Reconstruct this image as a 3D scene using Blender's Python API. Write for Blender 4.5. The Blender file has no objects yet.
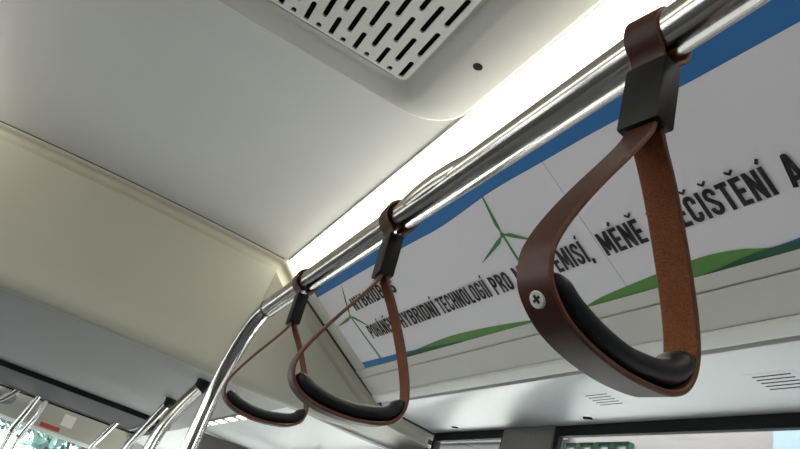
import bpy, bmesh, math, random
from mathutils import Vector, Matrix

random.seed(7)
C = bpy.context.scene.collection
SC = bpy.context.scene
H = 1.60                       # height of the lens above the floor

# ------------------------------------------------------------------ camera
F_PX = 650.0
d1 = Vector((-347, 230.5, F_PX)).normalized()          # bus axis in lens axes (x right, y down, z out)
d2 = Vector((1880, 997, F_PX)); d2 = (d2 - d1 * d1.dot(d2)).normalized()
d3 = -d1.cross(d2)
wx, wy, wz = d1, -d2, d3
right = Vector((wx.x, wy.x, wz.x)); down = Vector((wx.y, wy.y, wz.y)); fwd = Vector((wx.z, wy.z, wz.z))
cam_d = bpy.data.cameras.new('camera'); cam = bpy.data.objects.new('camera', cam_d); C.objects.link(cam)
up, back = -down, -fwd
cam.matrix_world = Matrix(((right.x, up.x, back.x, 0), (right.y, up.y, back.y, 0), (right.z, up.z, back.z, H), (0, 0, 0, 1)))
cam_d.sensor_fit = 'HORIZONTAL'; cam_d.sensor_width = 36; cam_d.lens = 36 * F_PX / 800
cam_d.clip_start = 0.01; cam_d.clip_end = 300
SC.camera = cam

# ------------------------------------------------------------------ light
w = bpy.data.worlds.new('sky'); SC.world = w; w.use_nodes = True
bg = w.node_tree.nodes['Background']; bg.inputs[0].default_value = (0.86, 0.90, 0.96, 1); bg.inputs[1].default_value = 5.7
sun_d = bpy.data.lights.new('sun', 'SUN'); sun_d.energy = 19.0; sun_d.angle = 0.02; sun_d.color = (1, 0.96, 0.9)
sun = bpy.data.objects.new('sun', sun_d); C.objects.link(sun)
sun.rotation_euler = Vector((0.55, 0.22, 0.80)).to_track_quat('Z', 'Y').to_euler()
STRIP_W = 3.0
SC.view_settings.view_transform = 'Standard'; SC.view_settings.look = 'None'
SC.view_settings.gamma = 1; SC.view_settings.use_curve_mapping = False
SC.view_settings.exposure = 0.97

# ------------------------------------------------------------------ materials
def mat(name, col, rough=0.5, metal=0.0, noise=0.0, scale=40.0, bump=0.0, spec=0.5, emit=None, es=0.0, coat=0.0, stretch=None):
    m = bpy.data.materials.new(name); m.use_nodes = True
    nt = m.node_tree; b = nt.nodes['Principled BSDF']
    b.inputs['Base Color'].default_value = (*col, 1); b.inputs['Roughness'].default_value = rough
    b.inputs['Metallic'].default_value = metal; b.inputs['Specular IOR Level'].default_value = spec
    b.inputs['Coat Weight'].default_value = coat
    if emit:
        b.inputs['Emission Color'].default_value = (*emit, 1); b.inputs['Emission Strength'].default_value = es
    if noise or bump:
        tc = nt.nodes.new('ShaderNodeTexCoord'); n = nt.nodes.new('ShaderNodeTexNoise')
        n.inputs['Scale'].default_value = scale; n.inputs['Detail'].default_value = 5
        src = tc.outputs['Object']
        if stretch:
            mp = nt.nodes.new('ShaderNodeMapping'); mp.inputs['Scale'].default_value = stretch
            nt.links.new(src, mp.inputs[0]); src = mp.outputs[0]
        nt.links.new(src, n.inputs['Vector'])
        if noise:
            r = nt.nodes.new('ShaderNodeValToRGB')
            r.color_ramp.elements[0].position = 0.3; r.color_ramp.elements[1].position = 0.7
            r.color_ramp.elements[0].color = (*[c * (1 - noise) for c in col], 1)
            r.color_ramp.elements[1].color = (*[min(1, c * (1 + noise)) for c in col], 1)
            nt.links.new(n.outputs[0], r.inputs[0]); nt.links.new(r.outputs[0], b.inputs['Base Color'])
        if bump:
            bp = nt.nodes.new('ShaderNodeBump'); bp.inputs['Strength'].default_value = bump; bp.inputs['Distance'].default_value = 0.002
            nt.links.new(n.outputs[0], bp.inputs['Height']); nt.links.new(bp.outputs[0], b.inputs['Normal'])
    return m

def glass_mat():
    m = bpy.data.materials.new('window_glass'); m.use_nodes = True; nt = m.node_tree; nt.nodes.clear()
    o = nt.nodes.new('ShaderNodeOutputMaterial'); mx = nt.nodes.new('ShaderNodeMixShader')
    t = nt.nodes.new('ShaderNodeBsdfTransparent'); g = nt.nodes.new('ShaderNodeBsdfGlossy')
    t.inputs[0].default_value = (0.92, 0.95, 0.94, 1); g.inputs['Roughness'].default_value = 0.02
    mx.inputs[0].default_value = 0.07
    nt.links.new(t.outputs[0], mx.inputs[1]); nt.links.new(g.outputs[0], mx.inputs[2]); nt.links.new(mx.outputs[0], o.inputs[0])
    return m

M = dict(
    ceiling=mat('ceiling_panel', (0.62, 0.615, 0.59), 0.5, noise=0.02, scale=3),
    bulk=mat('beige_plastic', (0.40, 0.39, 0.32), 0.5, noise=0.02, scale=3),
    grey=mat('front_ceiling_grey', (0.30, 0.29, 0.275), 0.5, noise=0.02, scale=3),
    cove=mat('cove_plastic', (0.64, 0.63, 0.575), 0.45, noise=0.015, scale=4),
    soffit=mat('soffit_white', (0.72, 0.73, 0.73), 0.4, noise=0.01, scale=4),
    ac=mat('ac_housing', (0.56, 0.55, 0.50), 0.45, noise=0.015, scale=6),
    grille=mat('grille_white', (0.72, 0.71, 0.66), 0.5, noise=0.05, scale=500, bump=0.1),
    black=mat('black_plastic', (0.008, 0.008, 0.009), 0.6, spec=0.2),
    void=mat('dark_void', (0.004, 0.004, 0.004), 0.9),
    rubber=mat('black_rubber', (0.02, 0.02, 0.02), 0.6),
    steel=mat('brushed_steel', (0.60, 0.575, 0.53), 0.19, 1.0),
    leather=mat('brown_leather', (0.048, 0.0165, 0.0095), 0.46, noise=0.2, scale=30, bump=0.10, spec=0.2),
    suede=mat('suede_inside', (0.165, 0.056, 0.024), 0.9, noise=0.32, scale=900, bump=0.5, spec=0.15),
    edge=mat('leather_edge', (0.10, 0.032, 0.015), 0.6, noise=0.3, scale=150),
    grip=mat('charcoal_grip', (0.012, 0.0138, 0.018), 0.45, bump=0.05, scale=300, spec=0.22),
    buckle=mat('buckle_plastic', (0.006, 0.006, 0.0055), 0.5, bump=0.05, scale=200, spec=0.18),
    screw=mat('screw_head', (0.66, 0.63, 0.57), 0.35, 0.5),
    poster=mat('poster_paper', (0.80, 0.775, 0.82), 0.55),
    blue=mat('poster_blue', (0.026, 0.165, 0.44), 0.55),
    green=mat('poster_green', (0.10, 0.27, 0.055), 0.55),
    dkgreen=mat('poster_dark_green', (0.008, 0.085, 0.035), 0.55),
    turb=mat('turbine_green', (0.055, 0.24, 0.075), 0.55),
    ink=mat('poster_ink', (0.010, 0.010, 0.012), 0.5),
    seam=mat('poster_seam', (0.40, 0.39, 0.40), 0.6),
    pillar=mat('pillar_fabric', (0.16, 0.155, 0.145), 0.9, noise=0.1, scale=200),
    floor=mat('floor_vinyl', (0.08, 0.08, 0.085), 0.6, noise=0.3, scale=60),
    lowwall=mat('side_lining', (0.22, 0.22, 0.22), 0.7, noise=0.05, scale=20),
    hatch=mat('hatch_dark', (0.018, 0.016, 0.0155), 0.6, noise=0.25, scale=3, stretch=(1, 0.2, 1)),
    lamp=mat('lamp_diffuser', (0.9, 0.88, 0.82), 0.5, emit=(1.0, 0.94, 0.80), es=STRIP_W),
    led=mat('led_diffuser', (0.9, 0.9, 0.9), 0.5, emit=(1.0, 0.97, 0.92), es=1.2),
    glass=glass_mat(),
    asphalt=mat('asphalt', (0.07, 0.07, 0.072), 0.9, noise=0.3, scale=20),
    bounce_patch=mat('pale_bounce_patch', (0.80, 0.79, 0.77), 0.8, noise=0.05, scale=6),
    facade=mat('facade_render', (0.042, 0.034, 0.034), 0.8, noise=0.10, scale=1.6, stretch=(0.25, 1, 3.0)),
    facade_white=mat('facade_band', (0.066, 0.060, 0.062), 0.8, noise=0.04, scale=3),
    gframe=mat('green_frame', (0.004, 0.032, 0.012), 0.5),
    gpane=mat('green_pane', (0.035, 0.048, 0.042), 0.25, noise=0.3, scale=2.5),
    bpanel=mat('pale_blue_panel', (0.035, 0.06, 0.085), 0.5),
    leaf=mat('leaf_green', (0.10, 0.19, 0.16), 0.6, noise=0.4, scale=3),
    bark=mat('bark', (0.10, 0.07, 0.05), 0.9, noise=0.3, scale=12),
    paperw=mat('notice_paper', (0.75, 0.70, 0.66), 0.6),
    red=mat('notice_red', (0.45, 0.05, 0.04), 0.6),
    white=mat('white_plastic', (0.80, 0.79, 0.75), 0.4),
)

# ------------------------------------------------------------------ mesh helpers
def obj(name, bm, m, parent=None, smooth=True, angle=35):
    me = bpy.data.meshes.new(name)
    bmesh.ops.recalc_face_normals(bm, faces=bm.faces)
    bm.to_mesh(me); bm.free()
    for x in (m if isinstance(m, (list, tuple)) else [m]): me.materials.append(M[x])
    if smooth:
        for p in me.polygons: p.use_smooth = True
        try: me.set_sharp_from_angle(angle=math.radians(angle))
        except Exception: pass
    o = bpy.data.objects.new(name, me); C.objects.link(o)
    if parent: o.parent = parent
    return o
def struct(name, bm, m, parent=None, **k):
    o = obj(name, bm, m, parent, **k)
    if not parent: o['kind'] = 'structure'
    return o
def tag(o, label, cat, group=None, kind=None):
    o['label'] = label; o['category'] = cat
    if group: o['group'] = group
    if kind: o['kind'] = kind
    return o
def thing(name, label, cat, loc=(0, 0, 0), rot=(0, 0, 0), group=None):
    o = bpy.data.objects.new(name, None); C.objects.link(o); o.empty_display_size = 0.05
    o.location = loc; o.rotation_euler = rot
    return tag(o, label, cat, group)
def box(bm, a, b, bev=0.0, seg=2, mi=0):
    r = bmesh.ops.create_cube(bm, size=1.0)
    vs = r['verts']
    for v in vs:
        v.co = Vector([(a[i] + b[i]) / 2 + v.co[i] * abs(b[i] - a[i]) for i in range(3)])
    fs = {f for v in vs for f in v.link_faces}
    for f in fs: f.material_index = mi
    if bev: bmesh.ops.bevel(bm, geom=list({e for v in vs for e in v.link_edges}), offset=bev, segments=seg, affect='EDGES', profile=0.5)
    return bm
def catmull(P, n=8, closed=False):
    P = [Vector(p) for p in P]; out = []
    N = len(P); rng = range(N if closed else N - 1)
    for i in rng:
        g = (lambda k: P[k % N]) if closed else (lambda k: P[min(max(k, 0), N - 1)])
        p0, p1, p2, p3 = g(i - 1), g(i), g(i + 1), g(i + 2)
        for j in range(n):
            t = j / n
            out.append(0.5 * ((2 * p1) + (p2 - p0) * t + (2 * p0 - 5 * p1 + 4 * p2 - p3) * t * t + (3 * p1 - p0 - 3 * p2 + p3) * t ** 3))
    if not closed: out.append(P[-1].copy())
    return out
def tube(bm, path, r, n=16, caps=True, ref=Vector((0, 1, 0)), rad=None):
    path = [Vector(p) for p in path]; rings = []; N = len(path)
    nrm = None
    for i, p in enumerate(path):
        t = (path[min(i + 1, N - 1)] - path[max(i - 1, 0)]).normalized()
        if nrm is None:
            nrm = ref - t * ref.dot(t)
            if nrm.length < 1e-4: nrm = Vector((0, 0, 1)) - t * t.z
        else: nrm = nrm - t * nrm.dot(t)
        nrm.normalize(); bn = t.cross(nrm)
        rr = r if rad is None else rad[i]
        a, b = rr if isinstance(rr, tuple) else (rr, rr)
        rings.append([bm.verts.new(p + nrm * (a * math.cos(2 * math.pi * k / n)) + bn * (b * math.sin(2 * math.pi * k / n))) for k in range(n)])
    for i in range(N - 1):
        for k in range(n):
            bm.faces.new((rings[i][k], rings[i][(k + 1) % n], rings[i + 1][(k + 1) % n], rings[i + 1][k]))
    if caps:
        bm.faces.new(rings[0][::-1]); bm.faces.new(rings[-1])
    return bm
def slab_x(bm, prof, x0, x1, th, side=1):
    """a sheet that follows the YZ profile and runs from x0 to x1; th is its thickness on the outer side"""
    P = [Vector((y, z)) for y, z in prof]; N = len(P); off = []
    for i in range(N):
        t = (P[min(i + 1, N - 1)] - P[max(i - 1, 0)]).normalized()
        off.append(P[i] + Vector((-t.y, t.x)) * th * side)
    R = []
    for x in (x0, x1):
        R.append(([bm.verts.new((x, p.x, p.y)) for p in P], [bm.verts.new((x, p.x, p.y)) for p in off]))
    for a in (0, 1):
        for i in range(N - 1):
            bm.faces.new((R[0][a][i], R[0][a][i + 1], R[1][a][i + 1], R[1][a][i]))
    for s in (0, 1):
        for i in range(N - 1):
            bm.faces.new((R[s][0][i], R[s][0][i + 1], R[s][1][i + 1], R[s][1][i]))
    for i in (0, N - 1):
        bm.faces.new((R[0][0][i], R[1][0][i], R[1][1][i], R[0][1][i]))
    return bm
def NB(): return bmesh.new()
def up_(p): return (p[0], p[1], p[2] + H)

# ------------------------------------------------------------------ the setting
YC = 0.13                                  # centre line of the bus
def mir(y): return 2 * YC - y
YR, YL = -1.10, 2 * 0.13 + 1.10
XB, XE = -3.0, 2.10                        # rear wall, end of the high ceiling
ZC = 0.80 + H                              # high ceiling
ZF = 0.38 + H                              # low front ceiling
def slope_z(y): return 1.011 + 0.625 * y   # slanted side panel (relative to the lens), right-hand side

struct('floor', box(NB(), (XB, YR, -0.06), (8.2, YL, 0.0)), 'floor')
bm = NB(); box(bm, (XB, -0.384, ZC), (XE + 0.02, mir(-0.384), ZC + 0.03)); struct('ceiling', bm, 'ceiling')
struct('wall_back', box(NB(), (XB - 0.06, YR, 0), (XB, YL, ZC)), 'lowwall')

# right-hand profile (y, z) from the ceiling edge down to the top of the windows
PROF = [(-0.384, 0.800), (-0.474, 0.715), (-0.744, 0.546), (-0.832, 0.491), (-0.855, 0.477), (-0.98, 0.4625), (-1.098, 0.4535)]
def cove(side):
    f = (lambda y: y) if side < 0 else mir
    s = -1 if side < 0 else 1
    nm = 'right' if side < 0 else 'left'
    # slanted panel behind the advertisement and below it
    bm = NB(); slab_x(bm, [(f(-0.474), 0.715 + H), (f(-0.832), slope_z(-0.832) + H)], XB, XE, 0.02, s)
    struct('wall_%s' % nm, bm, 'cove')
    # lighter ledge strips under the advertisement
    bm = NB()
    n = Vector((0, 0.53 * -side * -1, -0.848))
    def strip(y0, y1, out):
        a = [(f(y0), slope_z(y0) + H), (f(y1), slope_z(y1) + H)]
        slab_x(bm, [(y + 0.53 * out * (1 if side < 0 else -1), z - 0.848 * out) for y, z in a], XB, XE - 0.012, out * 0.96, s)
    strip(-0.748, -0.770, 0.0035)
    strip(-0.7735, -0.829, 0.0035)
    struct('trim_%d' % (1 if side < 0 else 2), bm, 'cove', smooth=False)
    # rounded lip and the shadow gap above the soffit
    bm = NB()
    lip = [(-0.8295, 0.490), (-0.832, 0.4835), (-0.842, 0.4775), (-0.855, 0.4715), (-0.860, 0.4735), (-0.860, 0.486)]
    slab_x(bm, [(f(y), z + H) for y, z in lip], XB, XE - 0.012, 0.006, s)
    struct('trim_%d' % (3 if side < 0 else 4), bm, 'white')
    bm = NB()
    sof = [(-0.874, 0.486), (-0.8745, 0.4725), (-0.880, 0.4705), (-0.93, 0.4665), (-1.0, 0.4610), (-1.06, 0.4565), (-1.098, 0.4535)]
    slab_x(bm, [(f(y), z + H) for y, z in sof], XB, XE - 0.004, 0.012, s)
    bmesh.ops.recalc_face_normals(bm, faces=bm.faces)
    struct('ceiling_%s_soffit' % nm, bm, 'soffit')
    bm = NB(); box(bm, (XB, min(f(-0.878), f(-0.850)), 0.490 + H), (XE, max(f(-0.878), f(-0.850)), 0.50 + H)); struct('trim_%d' % (5 if side < 0 else 6), bm, 'pillar')
    # outer roof skin so that no sky leaks in above the cove
    bm = NB(); slab_x(bm, [(f(-0.30), ZC + 0.05), (f(-0.60), ZC + 0.02), (f(-1.13), 0.56 + H), (f(-1.138), 0.455 + H)], XB - 0.06, XE + 0.2, 0.02, s)
    struct('trim_%d' % (7 if side < 0 else 8), bm, 'white')
cove(-1); cove(1)

# side walls below the windows, window frames, pillars and the blind rear span
def side_wall(side):
    f = (lambda y: y) if side < 0 else mir
    nm = 'right' if side < 0 else 'left'
    def bx(bm, x0, x1, y0, y1, z0, z1, bev=0): return box(bm, (x0, min(f(y0), f(y1)), z0 + H), (x1, max(f(y0), f(y1)), z1 + H), bev)
    struct('wall_%s_lining' % nm, bx(NB(), XB, 8.0, -1.10, -1.17, -1.6, -0.72 if side < 0 else -0.10), 'lowwall')
    sill = -0.72 if side < 0 else -0.10  # unseen left sill raised so the rail reflects a dark band
    spans = [(1.66, 2.085), (-0.15, 1.43)]
    for i, (x0, x1) in enumerate(spans):
        bm = NB()
        bx(bm, x0, x1, -1.098, -1.112, 0.426, 0.4535)
        bx(bm, x0, x1, -1.098, -1.112, sill - 0.03, sill + 0.01)
        bx(bm, x0, x0 + 0.012, -1.098, -1.112, sill + 0.01, 0.426)
        bx(bm, x1 - 0.018, x1, -1.098, -1.112, sill + 0.01, 0.426)
        fr = struct('window_%d' % (i + 1 + (0 if side < 0 else 2)), bm, 'black')
        obj('window_pane', bx(NB(), x0 + 0.01, x1 - 0.01, -1.104, -1.108, sill, 0.43), 'glass', fr)
    for i, (x0, x1) in enumerate([(1.43, 1.66), (XB, -0.15)]):  # pillar, then unseen rear span closed off to cut light from behind
        struct('wall_%s_pillar' % nm, bx(NB(), x0, x1, -1.092, -1.12, sill, 0.4565, 0.003), 'pillar')
side_wall(-1); side_wall(1)

# ---- rim and slanted bulkhead between the high and the low ceiling
def bow(y):
    k = max(0.0, 1 - ((y - YC) / 0.52) ** 2)
    return -0.03 * k
half = [(YC, 0.80), (YC - 0.13, 0.80), (YC - 0.26, 0.80), (YC - 0.39, 0.80), (-0.33, 0.80), (-0.37, 0.80)]
rp = half + [(-0.390, 0.792), (-0.430, 0.757), (-0.474, 0.715), (-0.56, 0.661), (-0.65, 0.6048), (-0.744, 0.546), (-0.80, 0.511), (-0.84, 0.490), (-0.88, 0.474), (-0.98, 0.4625), (-1.06, 0.4565), (-1.12, 0.452)]
FULL = [(mir(y), z) for y, z in rp[:0:-1]] + rp
def inward(i, P):
    a, b = P[max(i - 1, 0)], P[min(i + 1, len(P) - 1)]
    t = Vector((b[0] - a[0], b[1] - a[1])).normalized()
    n = Vector((-t.y, t.x))
    if n.y > 0: n = -n
    return n
def rows(spec):
    R = []
    for dx, dn in spec:
        row = []
        for i, (y, z) in enumerate(FULL):
            n = inward(i, FULL); q = Vector((y, z)) + n * dn
            row.append((XE + bow(y) + dx, q.x, q.y + H))
        R.append(row)
    return R
def grid(bm, R):
    V = [[bm.verts.new(p) for p in r] for r in R]
    for i in range(len(V) - 1):
        for j in range(len(V[0]) - 1):
            bm.faces.new((V[i][j], V[i][j + 1], V[i + 1][j + 1], V[i + 1][j]))
    return bm
rim = rows([(0.02, -0.01), (0.0, -0.002), (-0.001, 0.004), (0.002, 0.010), (0.010, 0.0125), (0.018, 0.015), (0.022, 0.024), (0.020, 0.036), (0.012, 0.043), (0.010, 0.050)])
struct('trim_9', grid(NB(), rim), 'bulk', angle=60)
top = rim[-1]
low = []
for (x, y, z) in top:
    low.append((2.235 + bow(y) * 1.2, y, ZF))
R = [top]
for k in range(1, 10):
    t = k / 10
    s = t ** 1.0
    R.append([tuple(Vector(a).lerp(Vector((b[0], b[1], b[2])), s) + Vector((0.010 * math.sin(math.pi * t), 0, 0))) for a, b in zip(top, low)])
R.append([(x + 0.004, y, z + 0.006 if False else z + 0.004) for x, y, z in low]); R.append([(x + 0.020, y, z - 0.004) for x, y, z in low]); R.append([(x + 0.06, y, z) for x, y, z in low])
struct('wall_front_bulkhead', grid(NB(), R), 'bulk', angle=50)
# black seal in the joint
bm = NB()
seal = [Vector((XE + bow(y) - 0.0035, y, z + H)) for y, z in rp if y < -0.43]
seal = catmull([p + Vector((0, inward(i + 8, FULL).x, 0)) * 0 for i, p in enumerate(seal)], 4)
tube(bm, seal, 0.0055, 8)
struct('trim_10', bm, 'rubber')
bm = NB()
tube(bm, catmull([Vector((XE + bow(y) - 0.001, y, ZC + 0.0005)) for y, z in FULL if z > 0.799], 4), 0.0028, 8)
struct('trim_11', bm, 'rubber')

# ---- low front section
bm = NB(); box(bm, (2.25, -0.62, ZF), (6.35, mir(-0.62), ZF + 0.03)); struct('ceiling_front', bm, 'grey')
for side in (-1, 1):
    f = (lambda y: y) if side < 0 else mir
    s = -1 if side < 0 else 1
    nm = 'right' if side < 0 else 'left'
    bm = NB(); slab_x(bm, [(f(-0.60), ZF + 0.002), (f(-0.66), ZF + 0.004), (f(-0.70), ZF - 0.004), (f(-0.86), ZF - 0.012), (f(-1.10), ZF - 0.012), (f(-1.14), ZF - 0.03)], 2.255, 8.0, 0.02, s)
    struct('ceiling_front_%s' % nm, bm, 'soffit')
    def bx(bm, x0, x1, y0, y1, z0, z1): return box(bm, (x0, min(f(y0), f(y1)), z0 + H), (x1, max(f(y0), f(y1)), z1 + H))
    bm = NB(); bx(bm, 2.12, 8.0, -1.085, -1.14, 0.24, 0.372); bx(bm, 2.12, 2.24, -1.10, -1.15, -0.72, 0.46)
    for x in (3.4, 4.6, 5.8, 7.0): bx(bm, x, x + 0.14, -1.10, -1.15, -0.72, 0.25)
    fr = struct('window_%d' % (5 if side < 0 else 6), bm, 'black')
    bm = NB(); bx(bm, 2.2, 8.0, -1.125, -1.13, -0.72, 0.26); obj('window_pane', bm, 'glass', fr)
# dark door header across the right-hand corner
bm = NB(); box(bm, (4.02, -1.09, 0.10 + H), (4.12, -0.66, 0.362 + H), 0.01); box(bm, (4.02, -1.09, 0.0), (4.12, -1.03, 0.12 + H), 0.01)
struct('door_1', bm, 'pillar')
# front wall: windscreen opening under a beige header
XF = 8.0
bm = NB(); box(bm, (XF, YR, 0), (XF + 0.06, YL, 0.95)); struct('wall_front', bm, 'lowwall')
bm = NB(); slab_x(bm, [(0, 0), (0, 0.001)], 0, 0.001, 0.001) if False else None
box(bm, (XF - 0.05, YR, 0.20 + H), (XF + 0.06, YL, 0.60 + H), 0.02); box(bm, (6.35, YR, 0.56 + H), (XF, YL, 0.60 + H)); box(bm, (6.33, YR, ZF), (6.36, YL, 0.60 + H))
struct('ceiling_front_end', bm, 'bulk')
bm = NB(); box(bm, (XF, YR - 0.02, 0.95), (XF + 0.05, YR + 0.08, 0.22 + H)); box(bm, (XF, YL - 0.08, 0.95), (XF + 0.05, YL + 0.02, 0.22 + H)); box(bm, (XF - 0.02, YR, 0.165 + H), (XF + 0.05, YL, 0.205 + H), 0.005)
fr = struct('window_7', bm, 'white')
obj('window_pane', box(NB(), (XF + 0.02, YR, 0.95), (XF + 0.026, YL, 0.19 + H)), 'glass', fr)

# ------------------------------------------------------------------ light strips in the cove
def light_strip(side, label):
    f = (lambda y: y) if side < 0 else mir
    s = -1 if side < 0 else 1
    t = thing('light_strip', label, 'ceiling light', (0, f(-0.43), 0.76 + H))
    bm = NB()
    pr = [(-0.3845, 0.7995), (-0.392, 0.789), (-0.42, 0.762), (-0.45, 0.734), (-0.4735, 0.7150)]
    slab_x(bm, [(f(y) - f(-0.43), z - 0.76) for y, z in pr], XB + 0.02, XE - 0.012, 0.008, s)
    obj('diffuser', bm, 'lamp', t)
    bm = NB(); slab_x(bm, [(f(y) - f(-0.43), z - 0.76) for y, z in [(-0.3835, 0.8), (-0.3855, 0.7955)]], XB + 0.02, XE - 0.012, 0.004, s)
    obj('edge_trim', bm, 'cove', t)
light_strip(-1, 'long glowing warm white light strip in the ceiling corner above the poster')
light_strip(1, 'long glowing light strip in the ceiling corner on the opposite side of the aisle')

# LED row in the front part
t = thing('lamp_row', 'short row of bright white lamp segments under the low front ceiling', 'ceiling light', (3.3, -0.615, ZF))
obj('lamp_base', box(NB(), (-0.5, -0.022, -0.006), (0.62, 0.022, 0.006), 0.003), 'lowwall', t)
for k in range(5):
    x = -0.47 + k * 0.215
    obj('lamp_segment', box(NB(), (x, -0.017, -0.0095), (x + 0.125, 0.017, -0.004), 0.002), 'led', t)

# ------------------------------------------------------------------ ceiling air unit
ACZ = 0.775
def rrect(x0, x1, y0, y1, r, n=8):
    P = []
    for cx, cy, a0 in ((x1 - r, y1 - r, 0), (x0 + r, y1 - r, 90), (x0 + r, y0 + r, 180), (x1 - r, y0 + r, 270)):
        for k in range(n + 1):
            a = math.radians(a0 + 90 * k / n); P.append((cx + r * math.cos(a), cy + r * math.sin(a)))
    return P
ac = thing('ceiling_air_unit', 'cream ceiling air outlet housing with slotted white grille', 'air vent', (0.55, YC, ZC))
def ring_surface(bm, specs, n=8):
    R = []
    for (x0, x1, y0, y1, r, z) in specs:
        R.append([bm.verts.new((x - 0.55, y - YC, z + H - ZC)) for x, y in rrect(x0, x1, y0, y1, r, n)])
    N = len(R[0])
    for i in range(len(R) - 1):
        for k in range(N):
            bm.faces.new((R[i][k], R[i][(k + 1) % N], R[i + 1][(k + 1) % N], R[i + 1][k]))
    return R
def ins(d, z, r, base): return (base[0] + d, base[1] - d, base[2] + d, base[3] - d, r, z)
AO = (0.03, 1.020, -0.378, mir(-0.378)); AI = (0.045, 1.0105, -0.288, mir(-0.288))
bm = NB()
ring_surface(bm, [ins(0, 0.799, 0.10, AO), ins(0.001, 0.783, 0.10, AO), ins(0.004, 0.777, 0.097, AO), ins(0.010, 0.7745, 0.092, AO),
                  ins(0.000, 0.7745, 0.060, AI), ins(0.006, 0.7752, 0.056, AI), ins(0.014, 0.778, 0.05, AI), ins(0.034, 0.7900, 0.034, AI), ins(0.044, 0.7930, 0.024, AI), ins(0.0495, 0.7935, 0.018, AI), ins(0.050, 0.798, 0.018, AI)])
obj('housing', bm, 'ac', ac, angle=60)
# perforated plate, cut as a filled outline with slot holes
def perforated(name, outline, slots, th, m, parent):
    cu = bpy.data.curves.new(name, 'CURVE'); cu.dimensions = '2D'; cu.fill_mode = 'BOTH'; cu.extrude = th / 2
    for P in [outline] + slots:
        sp = cu.splines.new('POLY'); sp.points.add(len(P) - 1); sp.use_cyclic_u = True
        for q, (x, y) in zip(sp.points, P): q.co = (x, y, 0, 1)
    tmp = bpy.data.objects.new('tmp', cu); C.objects.link(tmp)
    dg = bpy.context.evaluated_depsgraph_get(); dg.update()
    me = bpy.data.meshes.new_from_object(tmp.evaluated_get(dg)); bpy.data.objects.remove(tmp)
    me.name = name; me.materials.clear(); me.materials.append(M[m])
    o = bpy.data.objects.new(name, me); C.objects.link(o); o.parent = parent
    return o
G = (0.105, 0.948, -0.2455, mir(-0.2455))
slots = []
cols = int((mir(-0.231) + 0.231) / 0.0249) + 1
for c in range(cols):
    y = -0.231 + c * 0.0249
    x = 0.9475 + 0.062 - (0.0475 if c % 2 else 0) - 0.0095
    hw = 0.0047
    x1 = 0.889 if c % 2 == 0 else 0.9295
    first = True
    hi = 0.9462
    while True:
        if first:
            a, b = x1, hi; first = False
        else:
            b = a - 0.0195; a = b - 0.0755
        lo = max(a, 0.118)
        if b - lo < 0.0095: break
        P = []
        for k in range(5):
            an = math.radians(-90 + 45 * k); P.append((b - hw + hw * math.cos(an) - 0.55, y + hw * math.sin(an) - YC))
        for k in range(5):
            an = math.radians(90 + 45 * k); P.append((lo + hw + hw * math.cos(an) - 0.55, y + hw * math.sin(an) - YC))
        slots.append(P)
        if a <= 0.118: break
gp = perforated('grille', [(x - 0.55, y - YC) for x, y in rrect(*G, 0.016)], slots, 0.004, 'grille', ac)
gp.location = (0, 0, 0.787 + H - ZC)
bm = NB()
ring_surface(bm, [(*G, 0.016, 0.794), (*G, 0.016, 0.788), ins(0.001, 0.7855, 0.015, G), ins(0.004, 0.7848, 0.013, G), ins(0.0075, 0.7850, 0.011, G)])
obj('grille_rim', bm, 'grille', ac, angle=60)
obj('dark_interior', box(NB(), (0.10 - 0.55, -0.2500 - YC, 0.796 + H - ZC), (0.953 - 0.55, mir(-0.25) - YC, 0.7985 + H - ZC)), 'void', ac)
# round sensor hole
bm = NB()
r = bmesh.ops.create_circle(bm, cap_ends=True, segments=20, radius=0.0088)
for v in r['verts']: v.co.z -= 0.0
ex = bmesh.ops.extrude_face_region(bm, geom=list(bm.faces))
for v in [g for g in ex['geom'] if isinstance(g, bmesh.types.BMVert)]: v.co.z += 0.004
o = obj('sensor_hole', bm, 'void', ac); o.location = (0.80 - 0.55, -0.318 - YC, 0.7738 + H - ZC)

# ------------------------------------------------------------------ grab rail
RY, RZ, RR = -0.235, 0.376, 0.0175
rail = thing('grab_rail', 'polished steel grab rail running overhead and bending down to a post', 'grab rail', (0, RY, H + RZ))
obj('rail_tube', tube(NB(), [(-1.6 + 2.873 * k / 24, 0, 0) for k in range(25)], RR, 40), 'steel', rail)
bm = NB()
arc = [(1.255, 0, 0)] + [(1.275 + 0.210 * math.sin(a), 0, -0.20 * (1 - math.cos(a))) for a in [math.radians(90 * k / 20) for k in range(21)]] + [(1.487, 0, -0.26), (1.492, 0, -0.40), (1.50, 0, -1.0), (1.50, 0, -H - RZ + 0.006)]
tube(bm, arc, RR - 0.001, 40)
obj('curved_post', bm, 'steel', rail)
bm = NB(); tube(bm, [(1.267, 0, 0), (1.2715, 0, 0)], RR + 0.0007, 40); obj('joint_ring', bm, 'black', rail)
bm = NB(); tube(bm, [(1.49, 0, -H - RZ + 0.001), (1.49, 0, -H - RZ + 0.012)], 0.045, 24, ref=Vector((1, 0, 0))); obj('floor_flange', bm, 'steel', rail)
# support bracket: swelling on top of the rail and an arm to the cove
bm = NB()
pth, rad = [], []
for k in range(25):
    t_ = k / 24; x = 0.485 + 0.21 * t_
    h = math.sin(math.pi * t_) ** 1.2
    pth.append((x, 0.0018 * h, 0.0036 * h)); rad.append(0.0150 + 0.0036 * h)
tube(bm, pth, 0.02, 32, rad=rad)
obj('bracket_sleeve', bm, 'steel', rail)
arm_end = Vector((0.59, -0.474 - RY + 0.012, 0.715 - RZ + 0.002))
obj('bracket_arm', tube(NB(), [(0.59, 0, 0.0), (0.59, arm_end.y, arm_end.z)], 0.008, 16), 'steel', rail)

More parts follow.
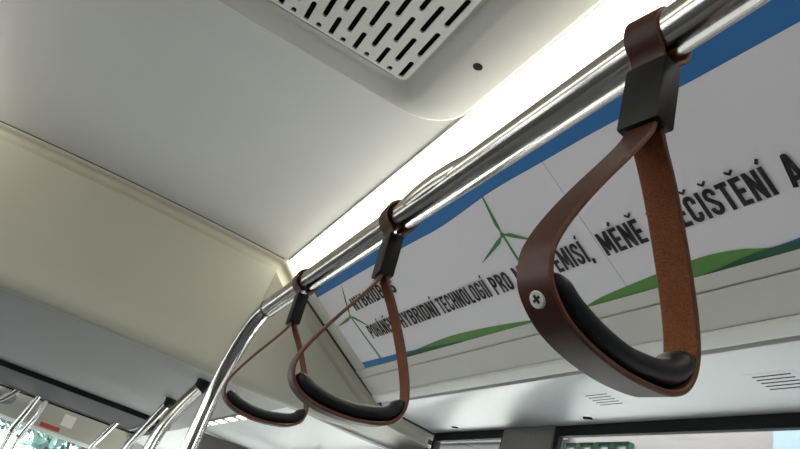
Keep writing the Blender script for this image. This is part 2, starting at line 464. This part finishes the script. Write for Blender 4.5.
# ------------------------------------------------------------------ hanging straps
def ribbon(bm, path, w, th, closed=False, wid=None):
    """band in the YZ plane, w wide along X; outside faces use slot 0, inside slot 1, edges slot 2"""
    P = [Vector((p[0], p[1])) for p in path]; N = len(P); R = []
    for i in range(N):
        a = P[(i - 1) % N] if closed else P[max(i - 1, 0)]; b = P[(i + 1) % N] if closed else P[min(i + 1, N - 1)]
        t = (b - a).normalized(); n = Vector((-t.y, t.x))
        ww = (w if wid is None else wid[i]) / 2
        e = th * 0.30
        sec = [(ww - e, th / 2), (-ww + e, th / 2), (-ww, th / 2 - e), (-ww, -th / 2 + e), (-ww + e, -th / 2), (ww - e, -th / 2), (ww, -th / 2 + e), (ww, th / 2 - e)]
        R.append([bm.verts.new((x, P[i].x + n.x * o, P[i].y + n.y * o)) for x, o in sec])
    idx = [1, 2, 2, 2, 0, 2, 2, 2]
    for i in range(N if closed else N - 1):
        j = (i + 1) % N
        for k in range(8):
            f = bm.faces.new((R[i][k], R[i][(k + 1) % 8], R[j][(k + 1) % 8], R[j][k])); f.material_index = idx[k]
    if not closed:
        bm.faces.new(R[0][::-1]); bm.faces.new(R[-1])
    return bm
LOOP = [(0.0025, -0.060), (0.0035, -0.078), (0.0075, -0.092), (0.0225, -0.117), (0.0420, -0.147), (0.0595, -0.176), (0.0710, -0.199), (0.0750, -0.215), (0.0700, -0.231), (0.0530, -0.2430), (0.030, -0.2490),
        (0.0, -0.2510), (-0.028, -0.2490), (-0.050, -0.2445), (-0.0655, -0.2345), (-0.0715, -0.2180), (-0.0675, -0.196), (-0.0545, -0.166), (-0.0375, -0.134), (-0.0215, -0.108), (-0.0085, -0.090), (-0.0035, -0.078), (-0.0025, -0.060)]
GRIP = [(0.0660, -0.2215), (0.0600, -0.2265), (0.0500, -0.2315), (0.0400, -0.2345), (0.0200, -0.2385), (-0.006, -0.2400), (-0.030, -0.2370), (-0.0480, -0.2330), (-0.0585, -0.2275), (-0.0640, -0.2200), (-0.0668, -0.2130)]
KS = 0.915
LOOP = [(y * KS, z) for y, z in LOOP]
GRIP = [(y * KS, z) for y, z in GRIP]
def lerp_rad(n):
    out = []
    for k in range(n):
        t_ = k / (n - 1); e = min(1.0, min(t_, 1 - t_) / 0.14)
        e = math.sin(e * math.pi / 2) ** 0.8
        out.append((0.0022 + 0.0063 * e, 0.0070 + 0.0065 * e))
    return out
def strap_meshes(t):
    bm = NB(); lp = [(p.x, p.y) for p in catmull([(a, b, 0) for a, b in LOOP], 7)]
    # leather loop that hangs below the buckle; path runs so that the outer face has slot 0
    ribbon(bm, lp[::-1], 0.0242, 0.0038)
    lo = obj('leather_loop', bm, ['leather', 'suede', 'edge'], t)
    # collar round the rail
    bm = NB(); cp = []
    r0 = RR + 0.0032
    for k in range(31):
        a = math.radians(-62 + 304 * k / 30); cp.append((r0 * math.cos(a), r0 * math.sin(a)))
    cp = [(0.0028, -0.062), (0.0035, -0.034), (0.0062, -0.0245)] + cp + [(-0.0062, -0.0245), (-0.0035, -0.034), (-0.0028, -0.062)]
    ribbon(bm, cp, 0.0270, 0.0032)
    obj('rail_collar', bm, ['leather', 'suede', 'edge'], t)
    bm = NB(); box(bm, (-0.0158, -0.0095, -0.0815), (0.0158, 0.0095, -0.0265), 0.0016, 2)
    obj('buckle', bm, 'buckle', t, angle=30)
    bm = NB(); gp_ = catmull([(0, a, b) for a, b in GRIP], 6)
    # normal lies in the YZ plane, the wide half axis along X
    tube(bm, gp_, 0.01, 20, ref=Vector((0, -1, 0)), rad=lerp_rad(len(gp_)))
    obj('grip', bm, 'grip', t)
    for s, pos, nrm in ((1, Vector((0, 0.0655 * KS + 0.0006, -0.2355)), Vector((0, 0.80, -0.60))), (-1, Vector((0, -0.0680 * KS - 0.0016, -0.2320)), Vector((0, -0.85, -0.52)))):
        nrm.normalize(); q = nrm.to_track_quat('Z', 'X').to_matrix().to_4x4()
        bm = NB()
        P = [(0.0, 0.0032), (0.0044, 0.0031), (0.0052, 0.0025), (0.0054, 0.0)]
        n = 24; R = [[bm.verts.new((r_ * math.cos(2 * math.pi * k / n), r_ * math.sin(2 * math.pi * k / n), z)) for k in range(n)] for r_, z in P[1:]]
        bm.faces.new(R[0])
        for i in range(len(R) - 1):
            for k in range(n): bm.faces.new((R[i][k], R[i][(k + 1) % n], R[i + 1][(k + 1) % n], R[i + 1][k]))
        sc = obj('screw', bm, 'screw', t); sc.matrix_local = Matrix.Translation(pos - nrm * 0.0010) @ q
        bm = NB(); box(bm, (-0.0026, -0.0007, 0.0028), (0.0026, 0.0007, 0.0034)); box(bm, (-0.0007, -0.0026, 0.0028), (0.0007, 0.0026, 0.00341))
        bmesh.ops.rotate(bm, verts=bm.verts, cent=(0, 0, 0), matrix=Matrix.Rotation(0.5, 3, 'Z'))
        obj('cross_recess', bm, 'void', sc, smooth=False)
def dup(root, loc, rot, label, zs=1.0):
    r = root.copy(); C.objects.link(r); r.location = loc; r.rotation_euler = rot; r['label'] = label
    r.scale = (1, 1, zs)
    for ch in list(root.children):
        if ch.name == 'screw': continue              # the screw on this side does not show on the farther straps
        c = ch.copy(); C.objects.link(c); c.parent = r
        for g in ch.children:
            d = g.copy(); C.objects.link(d); d.parent = c
    return r
S1 = thing('hanging_strap', 'large brown leather hanging strap nearest the camera, silver screw in its side', 'hanging strap', (0.2715, RY, H + RZ), (0, 0, math.radians(10)), 'leather straps on the grab rail')
strap_meshes(S1)
dup(S1, (0.688, RY, H + RZ), (math.radians(-2.7), 0, math.radians(-6)), 'middle brown leather hanging strap, in front of the left end of the poster')
dup(S1, (1.042, RY, H + RZ), (math.radians(-3.0), 0, math.radians(-5)), 'smallest brown leather hanging strap, farthest along, beside the bend of the steel rail', 0.95)

# ------------------------------------------------------------------ advertisement
NRM = Vector((0, 0.53, -0.848)).normalized()
def P3(X, s, off=0.0):
    y = -0.474 - s / math.hypot(1, 0.625)
    return Vector((X, y, slope_z(y) + H)) + NRM * off
PO = Vector((0.7, -0.62, slope_z(-0.62) + H))
ad = thing('advertisement_poster', 'long white advertising poster with black lettering, wind turbines and blue and green waves', 'poster', PO)
def flat(bm, poly, off, th=0.0004):
    a = [bm.verts.new(P3(x, s, off) - PO) for x, s in poly]; b = [bm.verts.new(P3(x, s, off - th) - PO) for x, s in poly]
    bm.faces.new(a); bm.faces.new(b[::-1]); n = len(a)
    for i in range(n): bm.faces.new((a[i], a[(i + 1) % n], b[(i + 1) % n], b[i]))
bm = NB(); flat(bm, [(2.005, 0.004), (2.005, 0.3195), (1.98, 0.3195) , (1.98, 0.328), (-1.2, 0.328), (-1.2, 0.004)][0:1] + [(2.005, 0.322), (-1.2, 0.328), (-1.2, 0.004)], 0.0018, 0.0016)
obj('poster_sheet', bm, 'poster', ad, smooth=False)
def curve_pts(K, n=6): return [(p.x, p.y) for p in catmull([(a, b, 0) for a, b in K], n)]
def band(name, topK, botK, m, off):
    bm = NB(); t_, b_ = curve_pts(topK), curve_pts(botK)
    n = min(len(t_), len(b_))
    def rs(L, k):
        x = k / 40 * (len(L) - 1); i = min(int(x), len(L) - 2); f_ = x - i
        return (L[i][0] * (1 - f_) + L[i + 1][0] * f_, L[i][1] * (1 - f_) + L[i + 1][1] * f_)
    T = [rs(t_, k) for k in range(41)]; B = [rs(b_, k) for k in range(41)]
    VA = [[bm.verts.new(P3(x, s, off) - PO) for x, s in L] for L in (T, B)]
    for k in range(40):
        q = (VA[0][k], VA[0][k + 1], VA[1][k + 1], VA[1][k])
        bm.faces.new(q)
    return obj(name, bm, m, ad, smooth=False)
band('blue_wave', [(2.005, 0.004), (1.2, 0.004), (0.4, 0.004), (-1.2, 0.004)], [(2.005, 0.039), (1.40, 0.041), (1.2, 0.0445), (0.99, 0.034), (0.82, 0.036), (0.69, 0.038), (0.54, 0.045), (0.36, 0.050), (-0.2, 0.065), (-1.2, 0.03)], 'blue', 0.0022)
band('green_wave', [(1.76, 0.318), (1.60, 0.306), (1.45, 0.299), (1.33, 0.302), (1.22, 0.308), (1.10, 0.3185), (1.02, 0.3245), (0.97, 0.3245), (0.90, 0.311), (0.77, 0.2995), (0.67, 0.2930), (0.60, 0.2985), (0.55, 0.311), (0.44, 0.322), (0.40, 0.326)],
     [(1.76, 0.3235), (1.6, 0.3245), (1.45, 0.3255), (1.33, 0.3262), (1.2, 0.3268), (1.1, 0.3275), (1.02, 0.3276), (0.97, 0.3276), (0.90, 0.3278), (0.77, 0.328), (0.67, 0.328), (0.6, 0.328), (0.55, 0.328), (0.44, 0.328), (0.40, 0.328)], 'green', 0.0022)
band('blue_ribbon', [(2.004, 0.299), (1.95, 0.300), (1.85, 0.3025), (1.73, 0.305), (1.62, 0.309), (1.5, 0.316)], [(2.004, 0.321), (1.95, 0.3215), (1.85, 0.322), (1.73, 0.3225), (1.62, 0.323), (1.5, 0.3235)], 'blue', 0.0025)
band('dark_green_ribbon', [(1.74, 0.3125), (1.62, 0.311), (1.52, 0.314), (1.40, 0.3205)], [(1.74, 0.3225), (1.62, 0.324), (1.52, 0.325), (1.40, 0.326)], 'dkgreen', 0.0028)
band('blue_ribbon', [(0.56, 0.3105), (0.51, 0.3075), (0.40, 0.296), (0.2, 0.27)], [(0.56, 0.314), (0.51, 0.316), (0.40, 0.318), (0.2, 0.32)], 'blue', 0.0025)
band('dark_green_ribbon', [(0.70, 0.3255), (0.66, 0.3205), (0.60, 0.3130), (0.55, 0.3105), (0.45, 0.3125), (0.2, 0.318)], [(0.70, 0.328), (0.66, 0.328), (0.60, 0.328), (0.55, 0.328), (0.45, 0.328), (0.2, 0.328)], 'dkgreen', 0.0028)
bm = NB(); flat(bm, [(0.8295, 0.004), (0.8295, 0.328), (0.8285, 0.328), (0.8285, 0.004)], 0.0021); obj('sheet_seam', bm, 'seam', ad, smooth=False)
def turbine(hub, tips, base):
    bm = NB(); hx, hs = hub
    for tx, ts in tips:
        d = Vector((tx - hx, ts - hs)); L = d.length; d.normalize(); n = Vector((-d.y, d.x))
        prof = [(0.0, 0.0022), (0.10, 0.0036), (0.22, 0.0072), (0.45, 0.0056), (0.75, 0.0034), (1.0, 0.0006)]
        a = [(hx + d.x * L * t_ + n.x * w_, hs + d.y * L * t_ + n.y * w_) for t_, w_ in prof]
        b = [(hx + d.x * L * t_ - n.x * w_ * 0.35, hs + d.y * L * t_ - n.y * w_ * 0.35) for t_, w_ in prof]
        flat(bm, a + b[::-1], 0.0030)
    d = Vector((base[0] - hx, base[1] - hs)).normalized(); n = Vector((-d.y, d.x))
    flat(bm, [(hx + n.x * 0.0028, hs + n.y * 0.0028), (base[0] + n.x * 0.0048, base[1]), (base[0] - n.x * 0.0048, base[1]), (hx - n.x * 0.0028, hs - n.y * 0.0028)], 0.0031)
    flat(bm, [(hx + 0.0058 * math.cos(a), hs + 0.0058 * math.sin(a)) for a in [k * math.pi / 8 for k in range(16)]], 0.0034)
    return bm
obj('turbine_print', turbine((1.034, 0.122), [(1.016, 0.020), (1.144, 0.158), (0.955, 0.165)], (1.042, 0.308)), 'turb', ad, smooth=False)
obj('turbine_print', turbine((1.873, 0.143), [(1.797, 0.042), (2.000, 0.156), (1.800, 0.195)], (1.861, 0.310)), 'turb', ad, smooth=False)

# condensed block capitals drawn as strokes on a box one unit high
ST = 0.165
def arc_(cx, cy, rx, ry, a0, a1, n=7): return [(cx + rx * math.cos(math.radians(a0 + (a1 - a0) * k / n)), cy + ry * math.sin(math.radians(a0 + (a1 - a0) * k / n))) for k in range(n + 1)]
h_ = ST / 2
def glyph(ch):
    w = 0.46; l, r, b, t, m = h_, w - h_, h_, 1 - h_, 0.5; q = (r - l) / 2; cx = (l + r) / 2
    O = arc_(cx, t - q, q, q, 0, 180) + arc_(cx, b + q, q, q, 180, 360)
    g = {
        'A': (0.50, [[(h_ * .8, 0), (0.25 - .02, 1), (0.25 + .02, 1), (0.50 - h_ * .8, 0)], [(0.13, .27), (0.37, .27)]]),
        'B': (w, [[(l, 0), (l, 1)], [(l, t), (cx, t)] + arc_(cx, t - .19, q, .19, 90, -90) + [(l, t - .38)], [(cx, t - .38)] + arc_(cx, b + .225, q, .225, 90, -90) + [(l, b)]]),
        'C': (w, [[(r, .66), (r, t - q)] + arc_(cx, t - q, q, q, 0, 180) + arc_(cx, b + q, q, q, 180, 360) + [(r, .34)]]),
        'D': (w, [[(l, 0), (l, 1)], [(l, t), (cx, t)] + arc_(cx, t - q, q, q, 90, 0) + arc_(cx, b + q, q, q, 0, -90) + [(l, b)]]),
        'E': (0.40, [[(l, 0), (l, 1)], [(l, t), (0.40, t)], [(l, m), (0.37, m)], [(l, b), (0.40, b)]]),
        'G': (w, [[(r, .68), (r, t - q)] + arc_(cx, t - q, q, q, 0, 180) + arc_(cx, b + q, q, q, 180, 360) + [(r, .48), (cx, .48)]]),
        'H': (w, [[(l, 0), (l, 1)], [(r, 0), (r, 1)], [(l, m), (r, m)]]),
        'I': (ST, [[(h_, 0), (h_, 1)]]),
        'L': (0.38, [[(l, 1), (l, b), (0.38, b)]]),
        'M': (0.60, [[(l, 0), (l + .015, 1)], [(l + .02, .97), (.30, .25), (.60 - l - .02, .97)], [(.60 - l, 0), (.60 - l - .015, 1)]]),
        'N': (w + .02, [[(l, 0), (l, 1)], [(l, .97), (r + .02, .03)], [(r + .02, 0), (r + .02, 1)]]),
        'O': (w, [O + [O[0]]]),
        'P': (w, [[(l, 0), (l, 1)], [(l, t), (cx, t)] + arc_(cx, t - .225, q, .225, 90, -90) + [(l, t - .45)]]),
        'R': (w, [[(l, 0), (l, 1)], [(l, t), (cx, t)] + arc_(cx, t - .2, q, .2, 90, -90) + [(l, t - .40)], [(cx, t - .42), (r - .02, .25), (r, 0)]]),
        'S': (w, [[(r, .70), (r, t - q)] + arc_(cx, t - q, q, q, 0, 180) + [(l, .66), (r, .36)] + arc_(cx, b + q, q, q, 0, -180) + [(l, .30)]]),
        'T': (0.42, [[(0, t), (0.42, t)], [(.21, 0), (.21, t)]]),
        'U': (w, [[(l, 1), (l, b + q)] + arc_(cx, b + q, q, q, 180, 360) + [(r, 1)]]),
        'Y': (0.48, [[(h_ * .8, 1), (.24, .45)], [(.48 - h_ * .8, 1), (.24, .45)], [(.24, 0), (.24, .47)]]),
        'Z': (0.42, [[(0.0, t), (.42 - .04, t), (.04, b), (.42, b)]]),
        ',': (0.16, [[(.09, .10), (.05, -.13)]]),
    }
    return g[ch]
BASE = {'Á': 'A´', 'É': 'E´', 'Í': 'I´', 'Ě': 'Eˇ', 'Č': 'Cˇ', 'Š': 'Sˇ'}
def stroke(out, P, wd):
    for i in range(len(P) - 1):
        a, b = Vector(P[i]), Vector(P[i + 1]); d = b - a
        if d.length < 1e-6: continue
        d.normalize(); n = Vector((-d.y, d.x)) * wd / 2
        out.append([a + n, a - n, b - n, b + n])
        if i > 0: out.append([a + Vector((math.cos(k * math.pi / 4), math.sin(k * math.pi / 4))) * wd / 2 for k in range(8)])
def word_polys(txt):
    x = 0; polys = []; gap = 0.085
    for ch in txt:
        b, ac_ = (BASE[ch][0], BASE[ch][1]) if ch in BASE else (ch, None)
        wd, S = glyph(b); here = []
        for s in S: stroke(here, s, ST)
        if ac_ == '´': stroke(here, [(wd / 2 - .02, 1.10), (wd / 2 + .09, 1.26)], .11)
        if ac_ == 'ˇ': stroke(here, [(wd / 2 - .14, 1.25), (wd / 2, 1.13), (wd / 2 + .14, 1.25)], .09)
        polys += [[(p.x + x, p.y) for p in pl] for pl in here]
        x += wd + gap
    return polys, x - gap
def lettering(name, words, cap):
    for k, (txt, xa, xb, s0) in enumerate(words):
        bm = NB()
        polys, wd = word_polys(txt)
        for pl in polys:
            k += 1; off = 0.0034 + 0.00002 * (k % 7)
            vs = [bm.verts.new(P3(xa + (xb - xa) * u / wd, s0 - v * cap, off) - PO) for u, v in pl]
            bm.faces.new(vs)
        obj(name, bm, 'ink', ad, smooth=False)
lettering('printed_word', [('HYBRIDBUS', 1.812, 1.530, 0.1350)], 0.043)
lettering('printed_word', [('POHÁNĚNO', 1.822, 1.632, 0.236), ('HYBRIDNÍ', 1.617, 1.412, 0.238), ('TECHNOLOGIÍ', 1.398, 1.180, 0.238), ('PRO', 1.163, 1.096, 0.239), ('MÉNĚ', 1.076, 0.972, 0.239), ('EMISÍ,', 0.953, 0.855, 0.239),
           ('MÉNĚ', 0.824, 0.728, 0.240), ('ZNEČIŠTĚNÍ', 0.704, 0.499, 0.239), ('A', 0.478, 0.455, 0.2385)], 0.0455)

# ------------------------------------------------------------------ soffit vents and clips
def sof_z(y): return 0.4705 + (0.4535 - 0.4705) * ((-0.880 - y) / (1.098 - 0.880))
def air_vent(X, label):
    t = thing('air_vent', label, 'air vent', (X, -0.985, sof_z(-0.985) + H), (math.atan2(0.017, 0.218), 0, 0), 'slotted vents above the windows')
    t.rotation_euler = (math.atan(0.078), 0, 0)
    for k in range(5):
        y = 0.023 - k * 0.0115
        obj('slot', box(NB(), (-0.035, y - 0.0018, -0.0007), (0.035, y + 0.0018, 0.004)), 'black', t, smooth=False)
    obj('vent_plate', box(NB(), (-0.046, -0.034, -0.0006), (0.046, 0.034, 0.003), 0.0003, 1), 'soffit', t)
air_vent(1.137, 'small slotted air vent above the window, left of the two near the largest strap')
air_vent(0.717, 'small slotted air vent above the window, at the right edge of the picture')
for X, lab in ((1.896, 'small dark clip on the soffit above the narrow left window'), (1.273, 'small dark clip on the soffit above the wide right window')):
    bm = NB(); box(bm, (-0.012, -0.004, -0.004), (0.012, 0.004, 0.001), 0.0018, 2);
    o = obj('plastic_clip', bm, 'black'); o.location = (X, -1.064, sof_z(-1.064) + H); o.rotation_euler = (math.atan(0.078), 0, 0.35)
    tag(o, lab, 'clip', 'soffit clips')

# ------------------------------------------------------------------ front part: hatch and posts
t = thing('roof_hatch', 'dark tinted roof hatch with black rounded frame in the low front ceiling', 'roof hatch', (5.40, 0.08, ZF))
def rframe(bm, x0, x1, y0, y1, r, wd, z0, z1):
    A, B = rrect(x0, x1, y0, y1, r), rrect(x0 + wd, x1 - wd, y0 + wd, y1 - wd, max(r - wd, 0.005))
    L = [[bm.verts.new((x, y, z)) for x, y in P] for P, z in ((A, z1), (A, z0), (B, z0), (B, z1))]
    n = len(A)
    for i in range(3):
        for k in range(n): bm.faces.new((L[i][k], L[i][(k + 1) % n], L[i + 1][(k + 1) % n], L[i + 1][k]))
    return bm
obj('frame', rframe(NB(), -0.95, 0.92, -0.64, 0.66, 0.14, 0.050, -0.030, 0.002), 'black', t)
obj('inner_frame', rframe(NB(), -0.84, 0.81, -0.54, 0.56, 0.10, 0.02, -0.022, 0.002), 'lowwall', t)
obj('panel', box(NB(), (-0.88, -0.57, -0.012), (0.85, 0.59, -0.002)), 'hatch', t)

def post(name, label, pts, r, flange=True):
    base = Vector(pts[0]); t_ = thing(name, label, 'grab pole', up_(base), (0, 0, 0), 'grab poles in the front part')
    P = catmull([Vector(p) - base for p in pts], 8)
    obj('pole_tube', tube(NB(), P, r, 24, ref=Vector((1, 0, 0))), 'steel', t_)
    if flange:
        d = (Vector(pts[1]) - base).normalized()
        obj('ceiling_flange', tube(NB(), [(0, 0, 0.0), (0, 0, -0.006), tuple(Vector((0, 0, -0.006)) + d * 0.03)], r, 24, ref=Vector((1, 0, 0)), rad=[r * 1.5, r * 1.5, r * 1.05]), 'black', t_)
    return t_
fl = -1.597
post('grab_pole', 'thicker curved steel pole meeting the low ceiling next to the grab rail bend', [(2.44, -0.345, 0.379), (2.445, -0.325, 0.335), (2.45, -0.304, 0.285), (2.455, -0.278, 0.205), (2.46, -0.266, 0.11), (2.46, -0.262, -0.1), (2.46, -0.262, fl)], 0.0205)
post('grab_pole', 'thinner curved steel pole meeting the low ceiling beside the dark hatch', [(3.27, -0.352, 0.379), (3.30, -0.338, 0.335), (3.33, -0.318, 0.275), (3.35, -0.293, 0.205), (3.36, -0.268, 0.118), (3.37, -0.25, -0.1), (3.37, -0.25, fl)], 0.0185)
post('grab_pole', 'leftmost far curved pole in the picture, against the bright gap', [(6.22, 0.47, 0.379), (6.26, 0.50, 0.33), (6.30, 0.55, 0.27), (6.32, 0.60, 0.22), (6.33, 0.68, 0.10), (6.33, 0.70, -0.2), (6.33, 0.70, fl)], 0.022, False)
post('grab_pole', 'far pole in front of the windscreen, left one of the close pair', [(6.20, 0.31, 0.379), (6.22, 0.325, 0.30), (6.25, 0.345, 0.20), (6.28, 0.37, 0.08), (6.30, 0.375, -0.1), (6.30, 0.38, fl)], 0.022, False)
post('grab_pole', 'far pole in front of the windscreen, right one of the close pair', [(6.26, 0.245, 0.379), (6.27, 0.25, 0.30), (6.28, 0.265, 0.20), (6.30, 0.30, 0.05), (6.30, 0.31, -0.1), (6.30, 0.31, fl)], 0.022, False)
post('grab_pole', 'far curved pole with dark joint, just left of the two nearer ceiling poles', [(5.95, -0.32, 0.379), (5.97, -0.30, 0.33), (6.0, -0.27, 0.25), (6.02, -0.235, 0.16), (6.03, -0.21, 0.05), (6.03, -0.20, -0.1), (6.03, -0.20, fl)], 0.022, False)

# notices and mirror at the front
o = obj('notice', box(NB(), (-0.004, -0.06, -0.06), (0.0, 0.06, 0.06), 0.001, 1), 'paperw'); o.location = (XF - 0.052, 0.02, 0.345 + H); tag(o, 'small square notice stuck on the beige panel above the windscreen', 'notice')
o = obj('warning_sticker', box(NB(), (-0.004, -0.10, -0.022), (0.0, 0.10, 0.022), 0.001, 1), 'red'); o.location = (XF - 0.052, 0.16, 0.235 + H); tag(o, 'flat red and dark sticker at the top edge of the windscreen', 'sticker')
t = thing('driver_mirror', 'rounded dark interior mirror hanging at the front left corner', 'mirror', (7.6, 0.66, 0.56 + H))
obj('mirror_arm', tube(NB(), [(0, 0, 0), (0, 0, -0.16)], 0.012, 12), 'black', t)
bm = NB(); r = bmesh.ops.create_uvsphere(bm, u_segments=20, v_segments=12, radius=1.0)
for v in bm.verts: v.co = Vector((v.co.x * 0.035, v.co.y * 0.11, v.co.z * 0.075 - 0.21))
obj('mirror_shell', bm, 'lowwall', t)

# ------------------------------------------------------------------ outside
GZ = -0.33
struct('ground', box(NB(), (-40, -40, GZ - 0.1), (60, 40, GZ)), 'asphalt')
bm = NB(); box(bm, (3.2, -3.6, GZ), (7.2, -1.7, GZ + 0.06)); struct('ground_bounce_patch', bm, 'bounce_patch')  # pale patch added out of view to bounce sun up onto the soffit
FY = -9.0
t = thing('building', 'pale pinkish building with green framed windows seen through the side windows', 'building', (10, FY, GZ))
obj('facade', box(NB(), (-18, -0.3, 0), (30, 0.0, 9.5)), 'facade', t)
for k in range(10):
    obj('cornice', box(NB(), (1.2, 0.0, 3.2 + k * 0.42), (24, 0.10, 3.42 + k * 0.42), 0.02), 'facade_white', t)
for k in range(4):
    x = -0.60 + k * 0.47
    fr = obj('window_frame', rframe(NB(), x, x + 0.45, 0, 1.9, 0.01, 0.06, 0, 0.12), 'gframe', t)
    fr.matrix_local = Matrix(((1, 0, 0, 0), (0, 0, 1, 0.0), (0, 1, 0, 3.33), (0, 0, 0, 1)))
    obj('window_glass', box(NB(), (x + 0.05, 0.05, 0.02), (x + 0.40, 1.85, 0.05)), 'gpane', fr)
obj('blue_panel', box(NB(), (-4.3, 0.0, 0), (-3.45, 0.12, 8.0)), 'bpanel', t)

def tree(loc, hgt, rad_, label):
    t_ = thing('tree', label, 'tree', loc)
    obj('trunk', tube(NB(), [(0, 0, 0), (0.05, 0.03, hgt * 0.4), (0, 0, hgt * 0.8)], 0.12, 10, ref=Vector((1, 0, 0)), rad=[0.16, 0.12, 0.05]), 'bark', t_)
    bm = NB()
    for k in range(1500):
        d = Vector((random.gauss(0, 1), random.gauss(0, 1), random.gauss(0, 1))).normalized() * rad_ * random.random() ** 0.4
        c = Vector((0, 0, hgt * 0.72)) + Vector((d.x, d.y, d.z * 0.85)); s = random.uniform(0.10, 0.2)
        a = Vector((random.gauss(0, 1), random.gauss(0, 1), random.gauss(0, 1))).normalized(); b = a.orthogonal().normalized() * s; a = a * s
        bm.faces.new([bm.verts.new(c + q) for q in (a, b * 0.6, -a, -b * 0.6)])
    obj('foliage', bm, 'leaf', t_, smooth=False)
tree((19, 0.2, GZ), 4.4, 1.6, 'green leafy tree seen through the windscreen, right one')
tree((22, 2.6, GZ), 4.0, 1.5, 'green leafy tree seen through the windscreen, left one')
